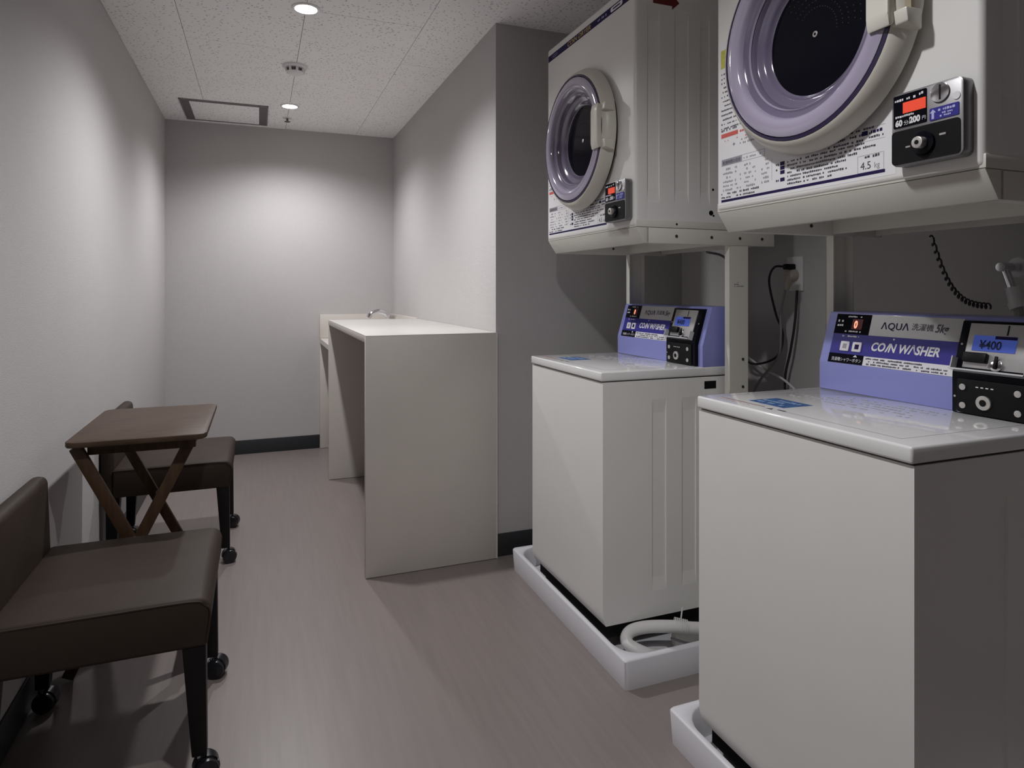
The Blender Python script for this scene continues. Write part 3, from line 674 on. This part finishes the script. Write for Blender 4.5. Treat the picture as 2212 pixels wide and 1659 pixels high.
def cord(name, m, r, pts, label): return tag(MB().tube(pts, r, 8, 8).build(name, m), label, 'cord')
x = XR - .045
cord('power_cord', 'greycord', 0.0045, [(x, 1.79, 1.062), (x - .005, 1.805, .98), (x - .01, 1.80, .90), (x - .01, 1.815, .82), (x - .02, 1.90, .72), (x - .02, 1.955, .60), (x - .02, 1.96, .45), (x, 1.96, .30)], 'grey cord hanging from the beige plug')
cord('power_cord', 'blackcord', 0.004, [(XR - .048, 1.788, 1.142), (XR - .075, 1.81, 1.14), (XR - .065, 1.845, 1.09), (XR - .05, 1.83, .98), (XR - .045, 1.80, .90), (XR - .05, 1.83, .82), (XR - .06, 1.95, .79), (XR - .05, 2.03, .87), (XR - .04, 2.06, .95)], 'black cord looping down from the black plug')
cord('power_cord', 'blackcord', 0.0045, [(x + .02, 1.755, 1.06), (x + .015, 1.76, .95), (x + .01, 1.775, .85), (x + .01, 1.80, .75), (x + .01, 1.795, .62), (x + .01, 1.785, .45), (x + .02, 1.78, .2)], 'black cord running straight down the wall below the outlet')
cord('power_cord', 'white', 0.004, [(x, 2.06, .865), (x - .005, 1.98, .815), (x - .01, 1.88, .775), (x - .01, 1.78, .745), (x - .01, 1.70, .69), (x - .01, 1.665, .61), (x - .01, 1.66, .48), (x + .01, 1.66, .3)], 'pale cord arching across the wall behind the other cords')
cord('power_cord', 'greycord', 0.0045, [(1.535, 1.98, 1.20), (1.66, 2.045, 1.19), (1.70, 2.035, 1.14), (1.70, 2.03, 1.07), (1.71, 2.05, 1.0), (1.71, 2.09, .9)], 'thin grey cord hanging behind the farther dryer stand')
t = thing('water_tap', 'white round water tap on the wall above the nearest washing machine', 'tap', (XR, 1.062, 1.117))
MB().lathe([(0, -0.006), (0.024, -0.006), (0.027, 0)], (0, 0, 0), 'x', 28).build('escutcheon', 'white', t)
mb = MB(); mb.cyl((0, 0, 0), (-0.07, 0, 0), 0.011, n=14); mb.cyl((-0.055, 0, 0.0), (-0.055, -0.02, -0.06), 0.010, n=14); mb.build('spout', 'chrome', t)
mb = MB(); mb.cyl((-0.055, -0.02, -0.05), (-0.055, -0.028, -0.085), 0.016, n=16); mb.cyl((-0.055, -0.028, -0.085), (-0.055, -0.034, -0.10), 0.019, n=16); mb.build('hose_coupling', 'white', t)
MB().tube([(-0.055, -0.032, -0.10), (-0.06, -0.045, -0.20), (-0.10, -0.06, -0.32), (-0.16, -0.08, -0.42)], 0.010, 10).build('supply_hose', 'greycord', t)
pts = []
for k in range(90):
    f_ = k / 89; cx, cy, cz_ = 1.52 + .20 * f_, 1.11 - .01 * f_ + .015 * math.sin(f_ * 3), 1.19 - .17 * f_ - .05 * math.sin(f_ * math.pi)
    a = k * 1.25; pts.append((cx + .004 * math.cos(a), cy + .007 * math.cos(a), cz_ + .007 * math.sin(a)))
tag(MB().tube(pts, 0.0022, 6, 2).build('coiled_cord', 'blackcord'), 'black coiled cord hanging below the nearest dryer, beside the water tap', 'cord')

# ================================================================ chairs
def make_chair(label):
    t = thing('low_chair', label, 'chair', (0, 0, 0), 'brown low-back chairs on casters')
    # local: +x is the front, y across, back at x=-0.21
    fx, bk, hw, zs, zl = 0.21, -0.195, 0.228, 0.402, 0.297
    b = bmesh.new(); bmesh.ops.create_cube(b, size=1)
    for v in b.verts: v.co = Vector(((fx + bk) / 2 + v.co.x * (fx - bk), v.co.y * 2 * hw, (zs + zl) / 2 + v.co.z * (zs - zl)))
    for v in b.verts:
        if v.co.z < .33 and v.co.x > 0: v.co.x -= .010
    fe = [e for e in b.edges if all(v.co.x > .1 and v.co.z > .35 for v in e.verts)]
    bmesh.ops.bevel(b, geom=fe, offset=.030, segments=5, profile=.5, affect='EDGES')
    bmesh.ops.bevel(b, geom=[e for e in b.edges if e.calc_face_angle(0) > .9], offset=.008, segments=3, profile=.5, affect='EDGES')
    bmesh.ops.subdivide_edges(b, edges=[e for e in b.edges if e.calc_length() > .15], cuts=5, use_grid_fill=True)
    for v in b.verts:
        if v.co.z > zs - .005: v.co.z += .012 * max(0, 1 - ((v.co.x - .0) / .21) ** 2) * max(0, 1 - (v.co.y / .23) ** 2)
    MB().merge(b).build('seat', 'leather', t, smooth=60)
    for sy in (-1, 1):
        mb = MB(); mb.tube([(bk, sy * (hw - .0015), zs - .006), (0, sy * (hw - .0012), zs - .005), (fx - .045, sy * (hw - .0012), zs - .005), (fx - .016, sy * (hw - .0012), zs - .015), (fx - .004, sy * (hw - .0012), zs - .034), (fx - .011, sy * (hw - .0012), zl + .01)], 0.0024, 6)
        mb.build('seat_piping', 'leather', t)
    # backrest, slightly reclined with a rounded top
    b = bmesh.new(); bmesh.ops.create_cube(b, size=1)
    for v in b.verts:
        z = .300 if v.co.z < 0 else .588
        x = (-.188 if v.co.x > 0 else -.236) if v.co.z < 0 else (-.198 if v.co.x > 0 else -.240)
        v.co = Vector((x, v.co.y * 2 * (hw - .002), z))
    bmesh.ops.bevel(b, geom=[e for e in b.edges], offset=.019, segments=4, profile=.5, affect='EDGES')
    MB().merge(b).build('backrest', 'leather', t, smooth=60)
    for (lx, ly) in ((0.178, -.203), (0.178, .203), (-.200, -.198), (-.200, .198)):
        b = bmesh.new(); bmesh.ops.create_cube(b, size=1)
        for v in b.verts:
            if v.co.z > 0: v.co = Vector((lx + v.co.x * .046 + (-.004 if lx > 0 else .004), ly + v.co.y * .046 * 1.0, .300))
            else: v.co = Vector((lx + v.co.x * .030 + (.006 if lx > 0 else -.004), ly + v.co.y * .030, .058))
        bmesh.ops.bevel(b, geom=[e for e in b.edges], offset=.003, segments=2, profile=.5, affect='EDGES')
        leg = MB().merge(b).build('leg', 'blackwood', t)
        cx = lx + (.014 if lx > 0 else -.002); mb = MB()
        mb.cyl((cx - .006, ly, .040), (cx - .006, ly, .060), .008, n=12)
        mb.build('caster_stem', 'chrome', leg)
        mb = MB(); ang = random.uniform(-.5, .5); M4 = Matrix.Translation((cx + .004, ly, 0)) @ Matrix.Rotation(ang, 4, 'Z')
        q = MB()
        for s in (-1, 1): q.cyl((0, s * .006, .0255), (0, s * .024, .0255), .025, n=24, bev=.004)
        mb.merge(q.bm, M4); q = MB()
        q.lathe([(0.027, -.012), (0.027, .012)], (0, 0, .027), 'y', 24); mb.merge(q.bm, M4)
        mb.build('caster', 'caster', leg)
    return t
CHX = -0.302
ch1 = make_chair('dark brown low-back chair nearest the viewer, partly cut by the left frame edge')
dup(ch1, (CHX, 2.986, 0), 'dark brown low-back chair behind the wooden tray table')
ch1.location = (CHX, 1.770, 0)

# ================================================================ folding tray table
t = thing('tray_table', 'dark wooden folding tray table between the two brown chairs', 'table', (-0.306, 2.275, 0))
hx, hy, zt = 0.171, 0.262, 0.66
pts = []
cc = .026
for (cx, cy, sx, sy) in ((hx, hy, 1, 1), (-hx, hy, -1, 1), (-hx, -hy, -1, -1), (hx, -hy, 1, -1)):
    a = [(cx, cy - sy * cc), (cx - sx * cc * .30, cy - sy * cc * .30), (cx - sx * cc, cy)]
    pts += a if sx * sy > 0 else a[::-1]
MB().prism(pts, zt - .016, zt, 0.004, axis='z').build('tabletop', 'wood', t)
for sy in (-1, 1): bx('apron_rail', 'woodleg', t, -.125, .140, *sorted((sy * .196, sy * .214)), zt - .046, zt - .0165, 0.002)
def slat(x0, z0, x1, z1, y, wd, th):
    d = Vector((x1 - x0, 0, z1 - z0)); L = d.length; a = math.atan2(d.x, d.z)
    M4 = Matrix.Translation(((x0 + x1) / 2, y, (z0 + z1) / 2)) @ Matrix.Rotation(a, 4, 'Y')
    return MB().box(-wd / 2, wd / 2, -th / 2, th / 2, -L / 2, L / 2, 0.002, 2, M4)
cxr, czr = -0.010, 0.380
for sy, yo, yi in ((-1, -.222, -.188), (1, .222, .188)):
    slat(-.150, zt - .02, .158, 0.010, yo, .030, .018).build('leg', 'woodleg', t)
    slat(.130, zt - .02, -.175, 0.010, yi, .030, .018).build('leg', 'woodleg', t)
    MB().cyl((cxr, yo - .012, czr), (cxr, yo - .009, czr), .006, n=14).build('pivot_bolt', 'zinc', t); MB().cyl((.122, yi - .012, zt - .03), (.122, yi - .009, zt - .03), .005, n=12).build('pivot_bolt', 'zinc', t)
bx('stretcher', 'woodleg', t, .110, .135, -.212, .212, .12, .145, .003)
bx('stretcher', 'woodleg', t, -.148, -.123, -.178, .178, .12, .145, .003)
